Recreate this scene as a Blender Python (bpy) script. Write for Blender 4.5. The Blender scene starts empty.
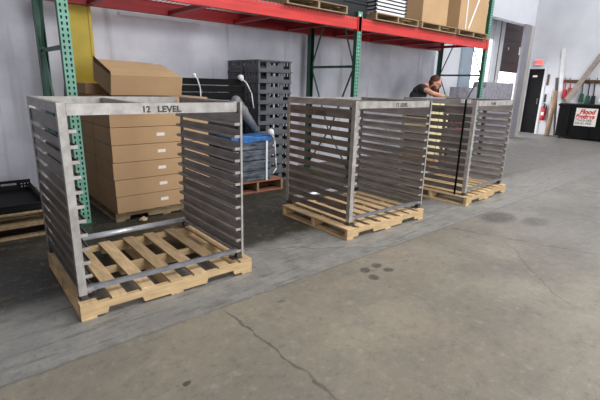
import bpy, bmesh, math, random
from mathutils import Vector, Matrix, Euler
random.seed(7)
C = bpy.context.scene.collection
PI = math.pi

def lin(r, g, b):
    def f(c):
        c /= 255.0
        return c/12.92 if c <= .04045 else ((c+.055)/1.055)**2.4
    return (f(r), f(g), f(b), 1)

# ------------------------------------------------------------------ materials
def mat(name, col, rough=.6, metal=0, var=.12, scale=6, rnd=0, stretch=None, bump=0, spec=.5, col2=None, fine=0):
    m = bpy.data.materials.new(name); m.use_nodes = True
    nt = m.node_tree; N = nt.nodes; L = nt.links
    b = N['Principled BSDF']
    b.inputs['Roughness'].default_value = rough
    b.inputs['Metallic'].default_value = metal
    b.inputs['Specular IOR Level'].default_value = spec
    tc = N.new('ShaderNodeTexCoord'); mp = N.new('ShaderNodeMapping')
    L.new(tc.outputs['Object'], mp.inputs[0])
    if stretch: mp.inputs['Scale'].default_value = stretch
    nz = N.new('ShaderNodeTexNoise'); nz.inputs['Scale'].default_value = scale; nz.inputs['Detail'].default_value = 5
    L.new(mp.outputs[0], nz.inputs['Vector'])
    rp = N.new('ShaderNodeValToRGB')
    c2 = col2 or tuple(c*(1-var*2) for c in col[:3])+(1,)
    c1 = tuple(min(1, c*(1+var)) for c in col[:3])+(1,)
    rp.color_ramp.elements[0].position = .32; rp.color_ramp.elements[0].color = c2
    rp.color_ramp.elements[1].position = .68; rp.color_ramp.elements[1].color = c1
    L.new(nz.outputs['Fac'], rp.inputs[0])
    out = rp.outputs[0]
    if rnd:
        oi = N.new('ShaderNodeObjectInfo')
        mr = N.new('ShaderNodeMapRange'); mr.inputs[3].default_value = 1-rnd; mr.inputs[4].default_value = 1+rnd
        L.new(oi.outputs['Random'], mr.inputs[0])
        mx = N.new('ShaderNodeMix'); mx.data_type = 'RGBA'; mx.blend_type = 'MULTIPLY'; mx.inputs[0].default_value = 1
        L.new(out, mx.inputs[6]); L.new(mr.outputs[0], mx.inputs[7])
        out = mx.outputs[2]
    L.new(out, b.inputs['Base Color'])
    if bump:
        bp = N.new('ShaderNodeBump'); bp.inputs['Strength'].default_value = bump; bp.inputs['Distance'].default_value = .01
        L.new(nz.outputs['Fac'], bp.inputs['Height']); L.new(bp.outputs[0], b.inputs['Normal'])
    return m

def emit(name, col, s):
    m = bpy.data.materials.new(name); m.use_nodes = True
    b = m.node_tree.nodes['Principled BSDF']
    b.inputs['Base Color'].default_value = col
    b.inputs['Emission Color'].default_value = col
    b.inputs['Emission Strength'].default_value = s
    return m

M = {}
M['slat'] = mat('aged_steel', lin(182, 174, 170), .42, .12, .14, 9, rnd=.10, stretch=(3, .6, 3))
M['slatshade'] = mat('shade_toned_steel', lin(122, 114, 108), .42, .25, .16, 9, rnd=.12, stretch=(3, .6, 3))  # same steel as the slats, with shade painted in for left runners
M['post'] = mat('pale_steel', lin(188, 185, 181), .42, .15, .05, 14, col2=lin(156, 149, 142))
M['bar'] = mat('dull_steel', lin(150, 152, 158), .4, .5, .1, 14)
M['pipe'] = mat('bright_pipe', lin(206, 210, 218), .3, .45, .08, 14)
M['foot'] = mat('dark_foot_steel', lin(95, 90, 88), .5, .5, .2, 30)
M['ink'] = mat('marker_ink', lin(84, 76, 72), .8, 0, .05)
M['wood'] = mat('pallet_wood', lin(214, 184, 142), .75, 0, .12, 5, rnd=.2, stretch=(6, 1.2, 6), spec=.2)
M['woodx'] = mat('pallet_wood_along', lin(212, 182, 138), .75, 0, .10, 5, rnd=.10, stretch=(1.2, 6, 6), spec=.2)
M['oldwood'] = mat('old_wood', lin(158, 136, 106), .8, 0, .16, 5, rnd=.16, stretch=(1.5, 6, 6), spec=.2)
M['redwood'] = mat('reddish_wood', lin(160, 108, 88), .8, 0, .16, 5, rnd=.1, stretch=(1.5, 6, 6), spec=.2)
M['card'] = mat('cardboard', lin(182, 149, 113), .8, 0, .04, 3, rnd=.035, spec=.2)
M['card2'] = mat('cardboard_pale', lin(188, 156, 118), .8, 0, .04, 3, spec=.2)
M['cardshade'] = mat('shaded_cardboard', lin(110, 84, 58), .85, 0, .1, 8, spec=.2)  # darker cardboard copy, painting shade onto the tilted box's left flap
M['label'] = mat('paper_label', lin(235, 228, 220), .7, 0, .03, 40)
M['teal'] = mat('teal_rack_paint', lin(112, 168, 146), .45, .1, .08, 8)
M['green'] = mat('green_rack_paint', lin(44, 88, 72), .45, .1, .12, 8)
M['hole'] = mat('hole_black', lin(18, 24, 24), .9, 0, .05)
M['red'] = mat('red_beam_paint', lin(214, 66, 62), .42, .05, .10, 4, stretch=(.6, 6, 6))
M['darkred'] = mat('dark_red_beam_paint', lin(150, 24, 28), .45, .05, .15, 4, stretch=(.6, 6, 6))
M['yellow'] = mat('yellow_pillar_paint', lin(196, 172, 44), .5, 0, .10, 4)
M['black'] = mat('black_plastic', lin(30, 31, 34), .5, 0, .15, 8)
M['black2'] = mat('black_crate_plastic', lin(92, 95, 100), .5, 0, .12, 8)
M['deepblack'] = mat('deep_black', lin(12, 12, 14), .65, 0, .1, 8, spec=.2)
M['wire'] = mat('galvanised_wire', lin(165, 160, 158), .4, .5, .1, 20)
M['wrapgrey'] = mat('grey_stretch_wrap', lin(104, 110, 120), .28, 0, .35, 7, stretch=(1, 1, 4), bump=.6, col2=lin(46, 50, 56))
M['tarp'] = mat('grey_foam_wrap', lin(128, 130, 134), .5, 0, .18, 10, bump=.5)
M['blue'] = mat('blue_film', lin(66, 122, 190), .3, 0, .2, 14, bump=.6)
M['white'] = mat('white_plastic', lin(232, 232, 234), .5, 0, .04, 10)
M['cream'] = mat('cream_carton', lin(240, 226, 178), .7, 0, .04, 10, rnd=.04)
M['dockwhite'] = mat('white_paint', lin(214, 216, 222), .6, 0, .03, 2)
M['greycol'] = mat('blue_grey_paint', lin(150, 164, 176), .5, 0, .05, 3)
M['brown'] = mat('brown_dock_door', lin(78, 62, 62), .55, 0, .1, 3)
M['jamb'] = mat('grey_jamb_paint', lin(140, 138, 145), .5, .0, .06, 3)
M['jamb2'] = mat('beige_jamb_paint', lin(184, 178, 170), .5, .0, .06, 3)
M['sheet'] = mat('galvanised_sheet', lin(160, 158, 168), .45, .12, .16, 12)
M['extred'] = mat('extinguisher_red', lin(190, 40, 46), .35, 0, .06)
M['tan'] = mat('tan_tube', lin(166, 138, 112), .7, 0, .1)
M['plank'] = mat('grey_plank', lin(168, 156, 146), .75, 0, .14, 5, stretch=(5, 1, 5))
M['brownrail'] = mat('brown_rail', lin(96, 72, 50), .7, 0, .1)
M['skin'] = mat('skin', lin(206, 150, 124), .55, 0, .05, 12)
M['shirt'] = mat('black_tee', lin(44, 46, 50), .85, 0, .12, 12)
M['trousers'] = mat('dark_trousers', lin(50, 54, 64), .85, 0, .12, 12)
M['hair'] = mat('reddish_hair', lin(74, 36, 28), .7, 0, .2, 30)
M['glove'] = mat('grey_glove', lin(126, 126, 112), .8, 0, .25, 30)
M['lens'] = mat('dark_lens', lin(16, 14, 14), .2, 0, .05)
M['debris'] = mat('crumpled_paper', lin(214, 190, 146), .8, 0, .12, 20)
M['rust'] = mat('red_tool_box', lin(150, 66, 62), .6, 0, .1)
M['signred'] = mat('sign_red', lin(205, 50, 54), .6, 0, .03)
M['signdark'] = mat('sign_dark', lin(60, 70, 74), .6, 0, .03)
M['daylight'] = emit('bright_outside', (1, .99, .97, 1), 4.5)
M['exit'] = emit('exit_glow', lin(255, 130, 130), .9)
M['exitbox'] = mat('exit_box', lin(226, 196, 200), .5)

# ------------------------------------------------------------------ mesh helpers
class MB:
    def __init__(s): s.bm = bmesh.new()
    def _fin(s, geom, M4, mi=0):
        bmesh.ops.transform(s.bm, matrix=M4, verts=[v for v in geom if isinstance(v, bmesh.types.BMVert)])
        for v in geom:
            if isinstance(v, bmesh.types.BMVert):
                for f in v.link_faces: f.material_index = mi
    def box(s, x0, y0, z0, x1, y1, z1, mi=0):
        g = bmesh.ops.create_cube(s.bm, size=1)['verts']
        s._fin(g, Matrix.Translation(((x0+x1)/2, (y0+y1)/2, (z0+z1)/2)) @ Matrix.Diagonal((abs(x1-x0), abs(y1-y0), abs(z1-z0), 1)), mi)
        return s
    def obox(s, c, size, rot=(0, 0, 0), mi=0):
        g = bmesh.ops.create_cube(s.bm, size=1)['verts']
        s._fin(g, Matrix.Translation(c) @ Euler(rot).to_matrix().to_4x4() @ Matrix.Diagonal((*size, 1)), mi)
        return s
    def beam(s, a, b, w, h, mi=0, up=(0, 0, 1)):
        a = Vector(a); b = Vector(b); d = (b-a); l = d.length; d.normalize()
        u = Vector(up)
        if abs(d.dot(u)) > .98: u = Vector((0, 1, 0))
        r = d.cross(u).normalized(); u = r.cross(d)
        R = Matrix((r, d, u)).transposed().to_4x4()
        g = bmesh.ops.create_cube(s.bm, size=1)['verts']
        s._fin(g, Matrix.Translation((a+b)/2) @ R @ Matrix.Diagonal((w, l, h, 1)), mi)
        return s
    def tube(s, a, b, r, r2=None, n=14, mi=0):
        a = Vector(a); b = Vector(b); d = b-a
        g = bmesh.ops.create_cone(s.bm, cap_ends=True, segments=n, radius1=r, radius2=r if r2 is None else r2, depth=d.length)['verts']
        s._fin(g, Matrix.Translation((a+b)/2) @ d.to_track_quat('Z', 'Y').to_matrix().to_4x4(), mi)
        return s
    def path(s, pts, r, n=8, mi=0):
        for i in range(len(pts)-1):
            s.tube(pts[i], pts[i+1], r, n=n, mi=mi)
            if i: s.ball(pts[i], (r, r, r), mi=mi, u=n, v=6)
        return s
    def ball(s, c, r, rot=(0, 0, 0), mi=0, u=16, v=10):
        g = bmesh.ops.create_uvsphere(s.bm, u_segments=u, v_segments=v, radius=1)['verts']
        s._fin(g, Matrix.Translation(c) @ Euler(rot).to_matrix().to_4x4() @ Matrix.Diagonal((*r, 1)), mi)
        return g
    def prism(s, poly, axis, a0, a1, mi=0):
        def P(p, t):
            if axis == 'x': return (t, p[0], p[1])
            if axis == 'y': return (p[0], t, p[1])
            return (p[0], p[1], t)
        v0 = [s.bm.verts.new(P(p, a0)) for p in poly]; v1 = [s.bm.verts.new(P(p, a1)) for p in poly]
        n = len(poly); fs = [s.bm.faces.new(v0[::-1]), s.bm.faces.new(v1)]
        for i in range(n): fs.append(s.bm.faces.new((v0[i], v0[(i+1) % n], v1[(i+1) % n], v1[i])))
        for f in fs: f.material_index = mi
        return s
    def quad(s, pts, mi=0):
        f = s.bm.faces.new([s.bm.verts.new(p) for p in pts]); f.material_index = mi
        return s
    def build(s, name, mats, parent=None, loc=(0, 0, 0), rot=(0, 0, 0), smooth=False, bevel=0):
        bmesh.ops.recalc_face_normals(s.bm, faces=s.bm.faces)
        me = bpy.data.meshes.new(name); s.bm.to_mesh(me); s.bm.free()
        for m in (mats if isinstance(mats, (list, tuple)) else [mats]): me.materials.append(m)
        if smooth:
            for p in me.polygons: p.use_smooth = True
        o = bpy.data.objects.new(name, me); C.objects.link(o)
        o.location = loc; o.rotation_euler = rot
        if parent: o.parent = parent
        if bevel:
            b = o.modifiers.new('bevel', 'BEVEL'); b.width = bevel; b.segments = 2; b.limit_method = 'ANGLE'
        return o

def tag(o, label, cat, group=None, kind=None):
    o['label'] = label; o['category'] = cat
    if group: o['group'] = group
    if kind: o['kind'] = kind
    return o
def thing(name, label, cat, loc=(0, 0, 0), rz=0, group=None):
    o = bpy.data.objects.new(name, None); C.objects.link(o)
    o.location = loc; o.rotation_euler = (0, 0, rz); o.empty_display_size = .1
    return tag(o, label, cat, group)
def struct(o):
    o['kind'] = 'structure'; return o
def copy_tree(o, parent=None):
    c = o.copy(); C.objects.link(c); c.parent = parent
    for ch in list(o.children): copy_tree(ch, c)
    return c
def text(name, s, size, m, parent, loc, rot, depth=.0008, sx=1, shear=0, label=None, spacing=1):
    cu = bpy.data.curves.new(name, 'FONT'); cu.body = s; cu.size = size; cu.extrude = depth
    cu.shear = shear; cu.space_character = spacing; cu.offset = .009 if size > .15 else .0015
    cu.materials.append(m)
    t = bpy.data.objects.new(name, cu); C.objects.link(t)
    dg = bpy.context.evaluated_depsgraph_get()
    me = bpy.data.meshes.new_from_object(t.evaluated_get(dg)); me.name = name
    bpy.data.objects.remove(t)
    o = bpy.data.objects.new(name, me); C.objects.link(o); o.parent = parent
    o.location = loc; o.rotation_euler = rot; o.scale = (sx, 1, 1)
    if label: o['label'] = label
    return o

# ------------------------------------------------------------------ camera
TH, PITCH, ROLL, H = .717, .268, .028, 1.425
fw = Vector((math.sin(TH)*math.cos(PITCH), math.cos(TH)*math.cos(PITCH), -math.sin(PITCH)))
r0 = Vector((math.cos(TH), -math.sin(TH), 0)); u0 = r0.cross(fw)
rt = r0*math.cos(ROLL)+u0*math.sin(ROLL); up = -r0*math.sin(ROLL)+u0*math.cos(ROLL)
cam = bpy.data.cameras.new('camera'); cam.sensor_width = 36; cam.lens = 36*422.1/600; cam.clip_start = .05
co = bpy.data.objects.new('camera', cam); C.objects.link(co)
R = Matrix((rt, up, -fw)).transposed()
co.matrix_world = Matrix.Translation((0, 0, H)) @ R.to_4x4()
bpy.context.scene.camera = co

# ------------------------------------------------------------------ floor material
def floor_mat():
    m = bpy.data.materials.new('worn_concrete'); m.use_nodes = True
    nt = m.node_tree; N = nt.nodes; L = nt.links; b = N['Principled BSDF']
    def val(x):
        return x
    def math_(op, a, b_=None, c=None):
        n = N.new('ShaderNodeMath'); n.operation = op
        for i, v in enumerate((a, b_, c)):
            if v is None: continue
            if isinstance(v, (int, float)): n.inputs[i].default_value = v
            else: L.new(v, n.inputs[i])
        return n.outputs[0]
    def sstep(v, a, c, lo=0, hi=1):
        n = N.new('ShaderNodeMapRange'); n.interpolation_type = 'SMOOTHSTEP'
        L.new(v, n.inputs[0]); n.inputs[1].default_value = a; n.inputs[2].default_value = c
        n.inputs[3].default_value = lo; n.inputs[4].default_value = hi
        return n.outputs[0]
    def mix(fac, a, c, mode='MIX'):
        n = N.new('ShaderNodeMix'); n.data_type = 'RGBA'; n.blend_type = mode
        for i, v in ((0, fac), (6, a), (7, c)):
            if isinstance(v, (int, float)): n.inputs[i].default_value = v
            elif isinstance(v, tuple): n.inputs[i].default_value = v
            else: L.new(v, n.inputs[i])
        return n.outputs[2]
    tc = N.new('ShaderNodeTexCoord'); P = tc.outputs['Object']
    sp = N.new('ShaderNodeSeparateXYZ'); L.new(P, sp.inputs[0]); X, Y = sp.outputs[0], sp.outputs[1]
    def noise(scale, detail=5, stretch=None, rz=0, rough=.55):
        v = P
        if stretch or rz:
            mp = N.new('ShaderNodeMapping'); L.new(P, mp.inputs[0])
            mp.inputs['Scale'].default_value = stretch or (1, 1, 1); mp.inputs['Rotation'].default_value = (0, 0, rz)
            mp.vector_type = 'POINT'; v = mp.outputs[0]
        n = N.new('ShaderNodeTexNoise'); n.inputs['Scale'].default_value = scale; n.inputs['Detail'].default_value = detail
        n.inputs['Roughness'].default_value = rough
        L.new(v, n.inputs['Vector']); return n.outputs['Fac']
    big = noise(1.1, 6); mid = noise(5, 6); fine = noise(38, 6, rough=.7); warp = noise(3.2, 4)
    warp2 = noise(9, 4)
    jit = math_('MULTIPLY', math_('SUBTRACT', warp, .5), .22)
    jit2 = math_('MULTIPLY', math_('SUBTRACT', warp2, .5), .045)
    Yj = math_('ADD', Y, jit)
    Ye = math_('ADD', Y, jit2)
    tan = mix(sstep(big, .3, .7), lin(152, 146, 134), lin(176, 168, 152))
    tan = mix(math_('MULTIPLY', sstep(mid, .48, .72), .45), tan, lin(140, 137, 132))
    farg = mix(sstep(big, .35, .65), lin(140, 139, 138), lin(160, 158, 154))
    tan = mix(sstep(math_('ADD', X, math_('MULTIPLY', big, 2.0)), 3.4, 7.0), tan, farg)
    lane = mix(sstep(mid, .3, .7), lin(152, 153, 153), lin(172, 172, 170))
    scr = noise(7, 5, (.35, 3.2, 1), math.radians(-38))
    scr2 = noise(9, 5, (.3, 4.2, 1), math.radians(12))
    lane = mix(math_('MULTIPLY', sstep(scr, .52, .66), .50), lane, lin(104, 105, 108))
    lane = mix(math_('MULTIPLY', sstep(scr2, .56, .70), .40), lane, lin(196, 196, 196))
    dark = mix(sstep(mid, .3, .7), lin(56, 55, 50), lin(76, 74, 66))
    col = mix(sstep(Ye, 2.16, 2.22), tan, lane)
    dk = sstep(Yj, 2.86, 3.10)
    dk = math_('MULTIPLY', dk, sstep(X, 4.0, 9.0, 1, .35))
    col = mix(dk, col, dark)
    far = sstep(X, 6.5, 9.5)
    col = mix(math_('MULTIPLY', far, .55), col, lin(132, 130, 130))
    # faint yellow line along the racking
    yl = math_('SUBTRACT', 1, sstep(math_('ABSOLUTE', math_('SUBTRACT', Ye, 3.17)), .012, .03))
    col = mix(math_('MULTIPLY', math_('MULTIPLY', yl, sstep(big, .4, .6)), .35), col, lin(170, 160, 96))
    # seam between lane and bay
    seam = math_('SUBTRACT', 1, sstep(math_('ABSOLUTE', math_('SUBTRACT', Ye, 2.19)), .004, .016))
    col = mix(math_('MULTIPLY', seam, .35), col, lin(84, 82, 78))
    stain = noise(.9, 5, (1, 1.4, 1), .6)
    col = mix(math_('MULTIPLY', math_('MULTIPLY', sstep(stain, .5, .68), sstep(Y, 2.3, 1.9)), .45), col, lin(122, 120, 118))
    # cracks
    def crack(expr, w, lim=None, s=.8):
        nonlocal col
        k = math_('SUBTRACT', 1, sstep(math_('ABSOLUTE', expr), w*.35, w))
        if lim: k = math_('MULTIPLY', k, lim)
        k = math_('MULTIPLY', k, sstep(mid, .3, .55, .45, 1))
        col = mix(math_('MULTIPLY', k, s), col, lin(66, 64, 62))
    wx = math_('MULTIPLY', math_('SUBTRACT', warp2, .5), .09)
    wxb = math_('MULTIPLY', math_('SUBTRACT', warp, .5), .30)
    below = sstep(Y, 2.10, 2.18, 1, 0)
    crack(math_('ADD', math_('SUBTRACT', X, 1.255), wx), .013, below, .6)
    crack(math_('ADD', math_('SUBTRACT', math_('ADD', X, math_('MULTIPLY', Y, .352)), 4.745), wx), .016, below, .6)
    crack(math_('ADD', math_('SUBTRACT', math_('ADD', X, math_('MULTIPLY', Y, -1.1)), 2.3), wxb), .012,
          math_('MULTIPLY', sstep(Y, 1.5, 1.7, 1, 0), sstep(Y, .7, .9)), .5)
    crack(math_('ADD', math_('SUBTRACT', Y, 2.75), math_('ADD', wxb, math_('MULTIPLY', math_('SUBTRACT', X, 2.2), .62))), .012,
          math_('MULTIPLY', sstep(X, 1.8, 1.9), sstep(X, 3.0, 3.2, 1, 0)), .5)
    # oil spots and stains
    def spot(x, y, rx, ry, s, c=(60, 59, 58), soft=.5):
        nonlocal col
        dx = math_('DIVIDE', math_('ADD', math_('SUBTRACT', X, x), wx), rx)
        dy = math_('DIVIDE', math_('ADD', math_('SUBTRACT', Y, y), jit2), ry)
        d = math_('ADD', math_('MULTIPLY', dx, dx), math_('MULTIPLY', dy, dy))
        col = mix(math_('MULTIPLY', sstep(d, 1-soft, 1+soft, 1, 0), s), col, lin(*c))
    for x, y in ((2.457, 2.0), (2.60, 2.0), (2.41, 1.87), (2.61, 1.885)): spot(x, y, .045, .04, .7)
    spot(.753, 1.666, .022, .014, .8)
    spot(1.62, 2.02, .03, .02, .4)
    spot(4.80, 2.02, .26, .16, .7, (88, 87, 90), .7)
    spot(4.98, 1.68, .20, .12, .6, (92, 90, 92), .8)
    spot(3.9, 1.1, .5, .3, .25, (110, 108, 106), .9)
    spot(2.2, .9, .7, .4, .22, (120, 108, 98), .9)
    spot(5.4, 1.2, 1.0, .5, .25, (118, 116, 114), .9)
    pit = sstep(fine, .57, .68)
    col = mix(math_('MULTIPLY', pit, .42), col, lin(92, 90, 84))
    f2 = noise(15, 7, rough=.75)
    col = mix(math_('MULTIPLY', sstep(f2, .53, .66), .38), col, lin(104, 101, 95))
    col = mix(math_('MULTIPLY', sstep(f2, .47, .34), .30), col, lin(206, 202, 190))
    f3 = noise(110, 4, rough=.8)
    col = mix(math_('MULTIPLY', sstep(f3, .55, .70), .35), col, lin(84, 82, 78))
    lt = sstep(fine, .44, .30)
    col = mix(math_('MULTIPLY', lt, .28), col, lin(200, 198, 192))
    col = mix(1.0, col, (.74, .715, .67, 1), 'MULTIPLY')
    L.new(col, b.inputs['Base Color'])
    L.new(sstep(mid, .3, .7, .42, .6), b.inputs['Roughness'])
    b.inputs['Specular IOR Level'].default_value = .45
    bp = N.new('ShaderNodeBump'); bp.inputs['Strength'].default_value = .12; bp.inputs['Distance'].default_value = .01
    L.new(fine, bp.inputs['Height']); L.new(bp.outputs[0], b.inputs['Normal'])
    return m

def wall_mat(name, hi, lo, streaks=True):
    m = bpy.data.materials.new(name); m.use_nodes = True
    nt = m.node_tree; N = nt.nodes; L = nt.links; b = N['Principled BSDF']
    tc = N.new('ShaderNodeTexCoord')
    n1 = N.new('ShaderNodeTexNoise'); n1.inputs['Scale'].default_value = 1.6; n1.inputs['Detail'].default_value = 7
    L.new(tc.outputs['Object'], n1.inputs['Vector'])
    r = N.new('ShaderNodeValToRGB'); r.color_ramp.elements[0].position = .3; r.color_ramp.elements[0].color = lo
    r.color_ramp.elements[1].position = .7; r.color_ramp.elements[1].color = hi
    L.new(n1.outputs['Fac'], r.inputs[0]); out = r.outputs[0]
    if streaks:
        mp = N.new('ShaderNodeMapping'); mp.inputs['Rotation'].default_value = (0, math.radians(24), 0); mp.inputs['Scale'].default_value = (5, 1, .45)
        L.new(tc.outputs['Object'], mp.inputs[0])
        n2 = N.new('ShaderNodeTexNoise'); n2.inputs['Scale'].default_value = 1.3; n2.inputs['Detail'].default_value = 3
        L.new(mp.outputs[0], n2.inputs['Vector'])
        r2 = N.new('ShaderNodeValToRGB'); r2.color_ramp.elements[0].position = .60; r2.color_ramp.elements[0].color = (0, 0, 0, 1)
        r2.color_ramp.elements[1].position = .74; r2.color_ramp.elements[1].color = (.5, .5, .5, 1)
        L.new(n2.outputs['Fac'], r2.inputs[0])
        mx = N.new('ShaderNodeMix'); mx.data_type = 'RGBA'; L.new(r2.outputs[0], mx.inputs[0]); L.new(out, mx.inputs[6])
        mx.inputs[7].default_value = tuple(c*.62 for c in lo[:3])+(1,)
        out = mx.outputs[2]
        br = N.new('ShaderNodeTexBrick'); br.inputs['Scale'].default_value = 1
        br.inputs['Brick Width'].default_value = .4; br.inputs['Row Height'].default_value = .2; br.inputs['Mortar Size'].default_value = .006
        br.inputs['Mortar Smooth'].default_value = .6
        br.inputs['Color1'].default_value = (1, 1, 1, 1); br.inputs['Color2'].default_value = (.985, .985, .985, 1); br.inputs['Mortar'].default_value = (.955, .955, .955, 1)
        mp2 = N.new('ShaderNodeMapping'); mp2.inputs['Rotation'].default_value = (PI/2, 0, 0)
        L.new(tc.outputs['Object'], mp2.inputs[0]); L.new(mp2.outputs[0], br.inputs['Vector'])
        m2 = N.new('ShaderNodeMix'); m2.data_type = 'RGBA'; m2.blend_type = 'MULTIPLY'; m2.inputs[0].default_value = 1
        L.new(out, m2.inputs[6]); L.new(br.outputs['Color'], m2.inputs[7]); out = m2.outputs[2]
    L.new(out, b.inputs['Base Color']); b.inputs['Roughness'].default_value = .6
    return m

# ------------------------------------------------------------------ room shell
WY = 5.75; EX = 15.65; DY = 6.40
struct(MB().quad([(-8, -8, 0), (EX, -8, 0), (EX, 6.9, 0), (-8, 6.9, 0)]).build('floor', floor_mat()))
wm = wall_mat('painted_block', lin(222, 222, 230), lin(182, 182, 192))
we = wall_mat('white_end_wall', lin(220, 221, 226), lin(208, 209, 216), False)
struct(MB().box(-8, WY, 0, 9.02, WY+.25, 5.5).build('wall_back', wm))
struct(MB().box(9.02, WY-.05, 3.25, 14.03, WY+.15, 5.5).build('wall_bulkhead', we))
struct(MB().box(-1.9, -8, 0, -1.7, WY, 5.5).build('wall_light_blocker', wall_mat('light_blocker_grey', lin(120, 120, 126), lin(100, 100, 106), False)))  # unseen wall added to block ambient light from the left
dw = MB()
for x0, x1, z0, z1 in ((9.02, 11.95, 0, 5.5), (11.95, 12.98, 2.85, 5.5), (12.98, 13.62, 0, 5.5), (13.62, 15.30, 3.5, 5.5), (15.30, EX, 0, 5.5)):
    dw.box(x0, DY, z0, x1, DY+.2, z1)
struct(dw.build('wall_dock', we))
ew = MB()
for y0, y1, z0, z1 in ((-8, 5.80, 0, 5.5), (5.80, 6.28, 2.13, 5.5), (6.28, 6.9, 0, 5.5)):
    ew.box(EX, y0, z0, EX+.2, y1, z1)
struct(ew.build('wall_right', we))
struct(MB().box(6, 9.5, -.5, 26, 9.7, 7).build('backdrop_outside', M['daylight']))  # glowing backdrop standing in for overexposed daylight beyond the dock openings
struct(MB().quad([(8, 6.9, -.02), (20, 6.9, -.02), (20, 9.5, -.02), (8, 9.5, -.02)]).build('floor_outside', M['dockwhite']))
# yellow pillar, grey pillar, ledge, corner jamb
struct(MB().box(1.355, WY-.16, 0, 1.575, WY, 5.0).box(1.345, WY-.17, 0, 1.375, WY-.02, 5.0).box(1.555, WY-.17, 0, 1.585, WY-.02, 5.0).build('trim_yellow_pillar', M['yellow']))
struct(MB().box(1.95, WY-.03, 2.19, 3.05, WY, 2.23).build('trim_ledge', M['dockwhite']))
struct(MB().box(11.25, DY-.06, 0, 11.84, DY, 5.0).build('trim_grey_pillar', M['greycol']))
struct(MB().box(13.02, DY-.04, 0, 13.30, DY, 3.6).box(13.38, DY-.04, 0, 13.60, DY, 3.6).box(13.30, DY-.03, 0, 13.38, DY, 3.6, 1).build('trim_door_track', [M['dockwhite'], M['foot']]))
struct(MB().box(13.28, WY-.12, 0, 13.68, WY-.06, 3.25, 0).box(13.68, WY-.13, 0, 13.76, WY+.05, 3.25, 1).box(13.76, WY-.10, 0, 13.98, WY-.03, 3.25, 1).build('trim_corner_jamb', [M['jamb'], M['jamb2']]))
# doors
d1 = struct(bpy.data.objects.new('door_1', None)); C.objects.link(d1); d1.location = (13.63, DY+.01, 1.97)
for k in range(5):
    MB().box(.0, 0, k*.32+.001, 1.66, .05, k*.32+.319).box(.0, -.012, k*.32+.27, 1.66, 0, k*.32+.30).build('door_panel', M['brown'], d1, bevel=.004)
MB().box(1.20, -.02, .56, 1.40, -.013, .80).build('notice', M['label'], d1)
MB().box(.40, -.02, .66, .47, -.013, .74).build('notice', M['label'], d1)
d2 = struct(bpy.data.objects.new('door_2', None)); C.objects.link(d2); d2.location = (EX-.02, 5.805, 0)
MB().box(0, 0, .01, .05, .47, 2.125).build('door_leaf', M['deepblack'], d2, bevel=.004)
MB().box(-.008, .20, 1.86, 0, .34, 1.92).build('door_plate', M['label'], d2)
MB().tube((-.05, .06, 1.0), (-.05, .06, 1.16), .012).tube((0, .06, 1.0), (-.05, .06, 1.0), .01).tube((0, .06, 1.16), (-.05, .06, 1.16), .01).build('door_handle', M['bar'], d2, smooth=True)
struct(MB().box(EX-.03, 5.72, 0, EX-.001, 5.80, 2.13).box(EX-.03, 6.28, 0, EX-.001, 6.34, 2.13).box(EX-.03, 5.72, 2.13, EX-.001, 6.34, 2.20).build('trim_door_frame', M['dockwhite']))

# ------------------------------------------------------------------ pallets
def make_pallet(label, W=1.219, D=1.016, H_=.112, nb=7, wood=('wood', 'woodx'), bw=.092, group=None, notch=True, name='wooden_pallet'):
    t = thing(name, label, 'pallet', group=group)
    tb = .015; sh = H_-2*tb
    ws = [bw]*nb; ws[0] = ws[-1] = .10
    for i in range(nb):
        x = ws[i]/2+(W-ws[0]/2-ws[-1]/2)*i/(nb-1)
        j = random.uniform(-.008, .008) if 0 < i < nb-1 else 0
        MB().box(x-ws[i]/2+j, 0, H_-tb, x+ws[i]/2+j, D, H_).build('deck_board', M[wood[0]], t, bevel=.002)
    for y in (0, D/2-.018, D-.036):
        zb, zt = tb, H_-tb
        if notch:
            p = [(0, zb)]
            for a, b in ((.125*W, .315*W), (.685*W, .875*W)):
                p += [(a, zb), (a+.012, zb+.036), (b-.012, zb+.036), (b, zb)]
            p += [(W, zb), (W, zt), (0, zt)]
            MB().prism(p, 'y', y+.002, y+.034).build('stringer', M[wood[1]], t)
        else:
            MB().box(0, y+.002, zb, W, y+.034, zt).build('stringer', M[wood[1]], t)
    for x in (.0, W*.32, W*.5-.045, W*.6, W-.09):
        if notch and x in (W*.32, W*.6): continue
        MB().box(x, 0, 0, x+.09, D, tb).build('bottom_board', M[wood[0]], t, bevel=.002)
    return t
def place(t, loc, rz=0):
    t.location = loc; t.rotation_euler = (0, 0, rz); return t
RP = [(.504, 2.553, -.022), (2.822, 2.541, -.020), (4.923, 2.482, .045)]
RL = ['pale new wooden pallet carrying the front left steel rack, slats well apart',
      'pale wooden pallet under the middle steel rack',
      'pale wooden pallet under the far steel rack tied with a black strap']
for i, (x, y, a) in enumerate(RP):
    p = make_pallet(RL[i], nb=7 if i == 0 else 8, bw=.092 if i == 0 else .1, group='pallets under the steel racks')
    place(p, (x, y, 0), a)

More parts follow.
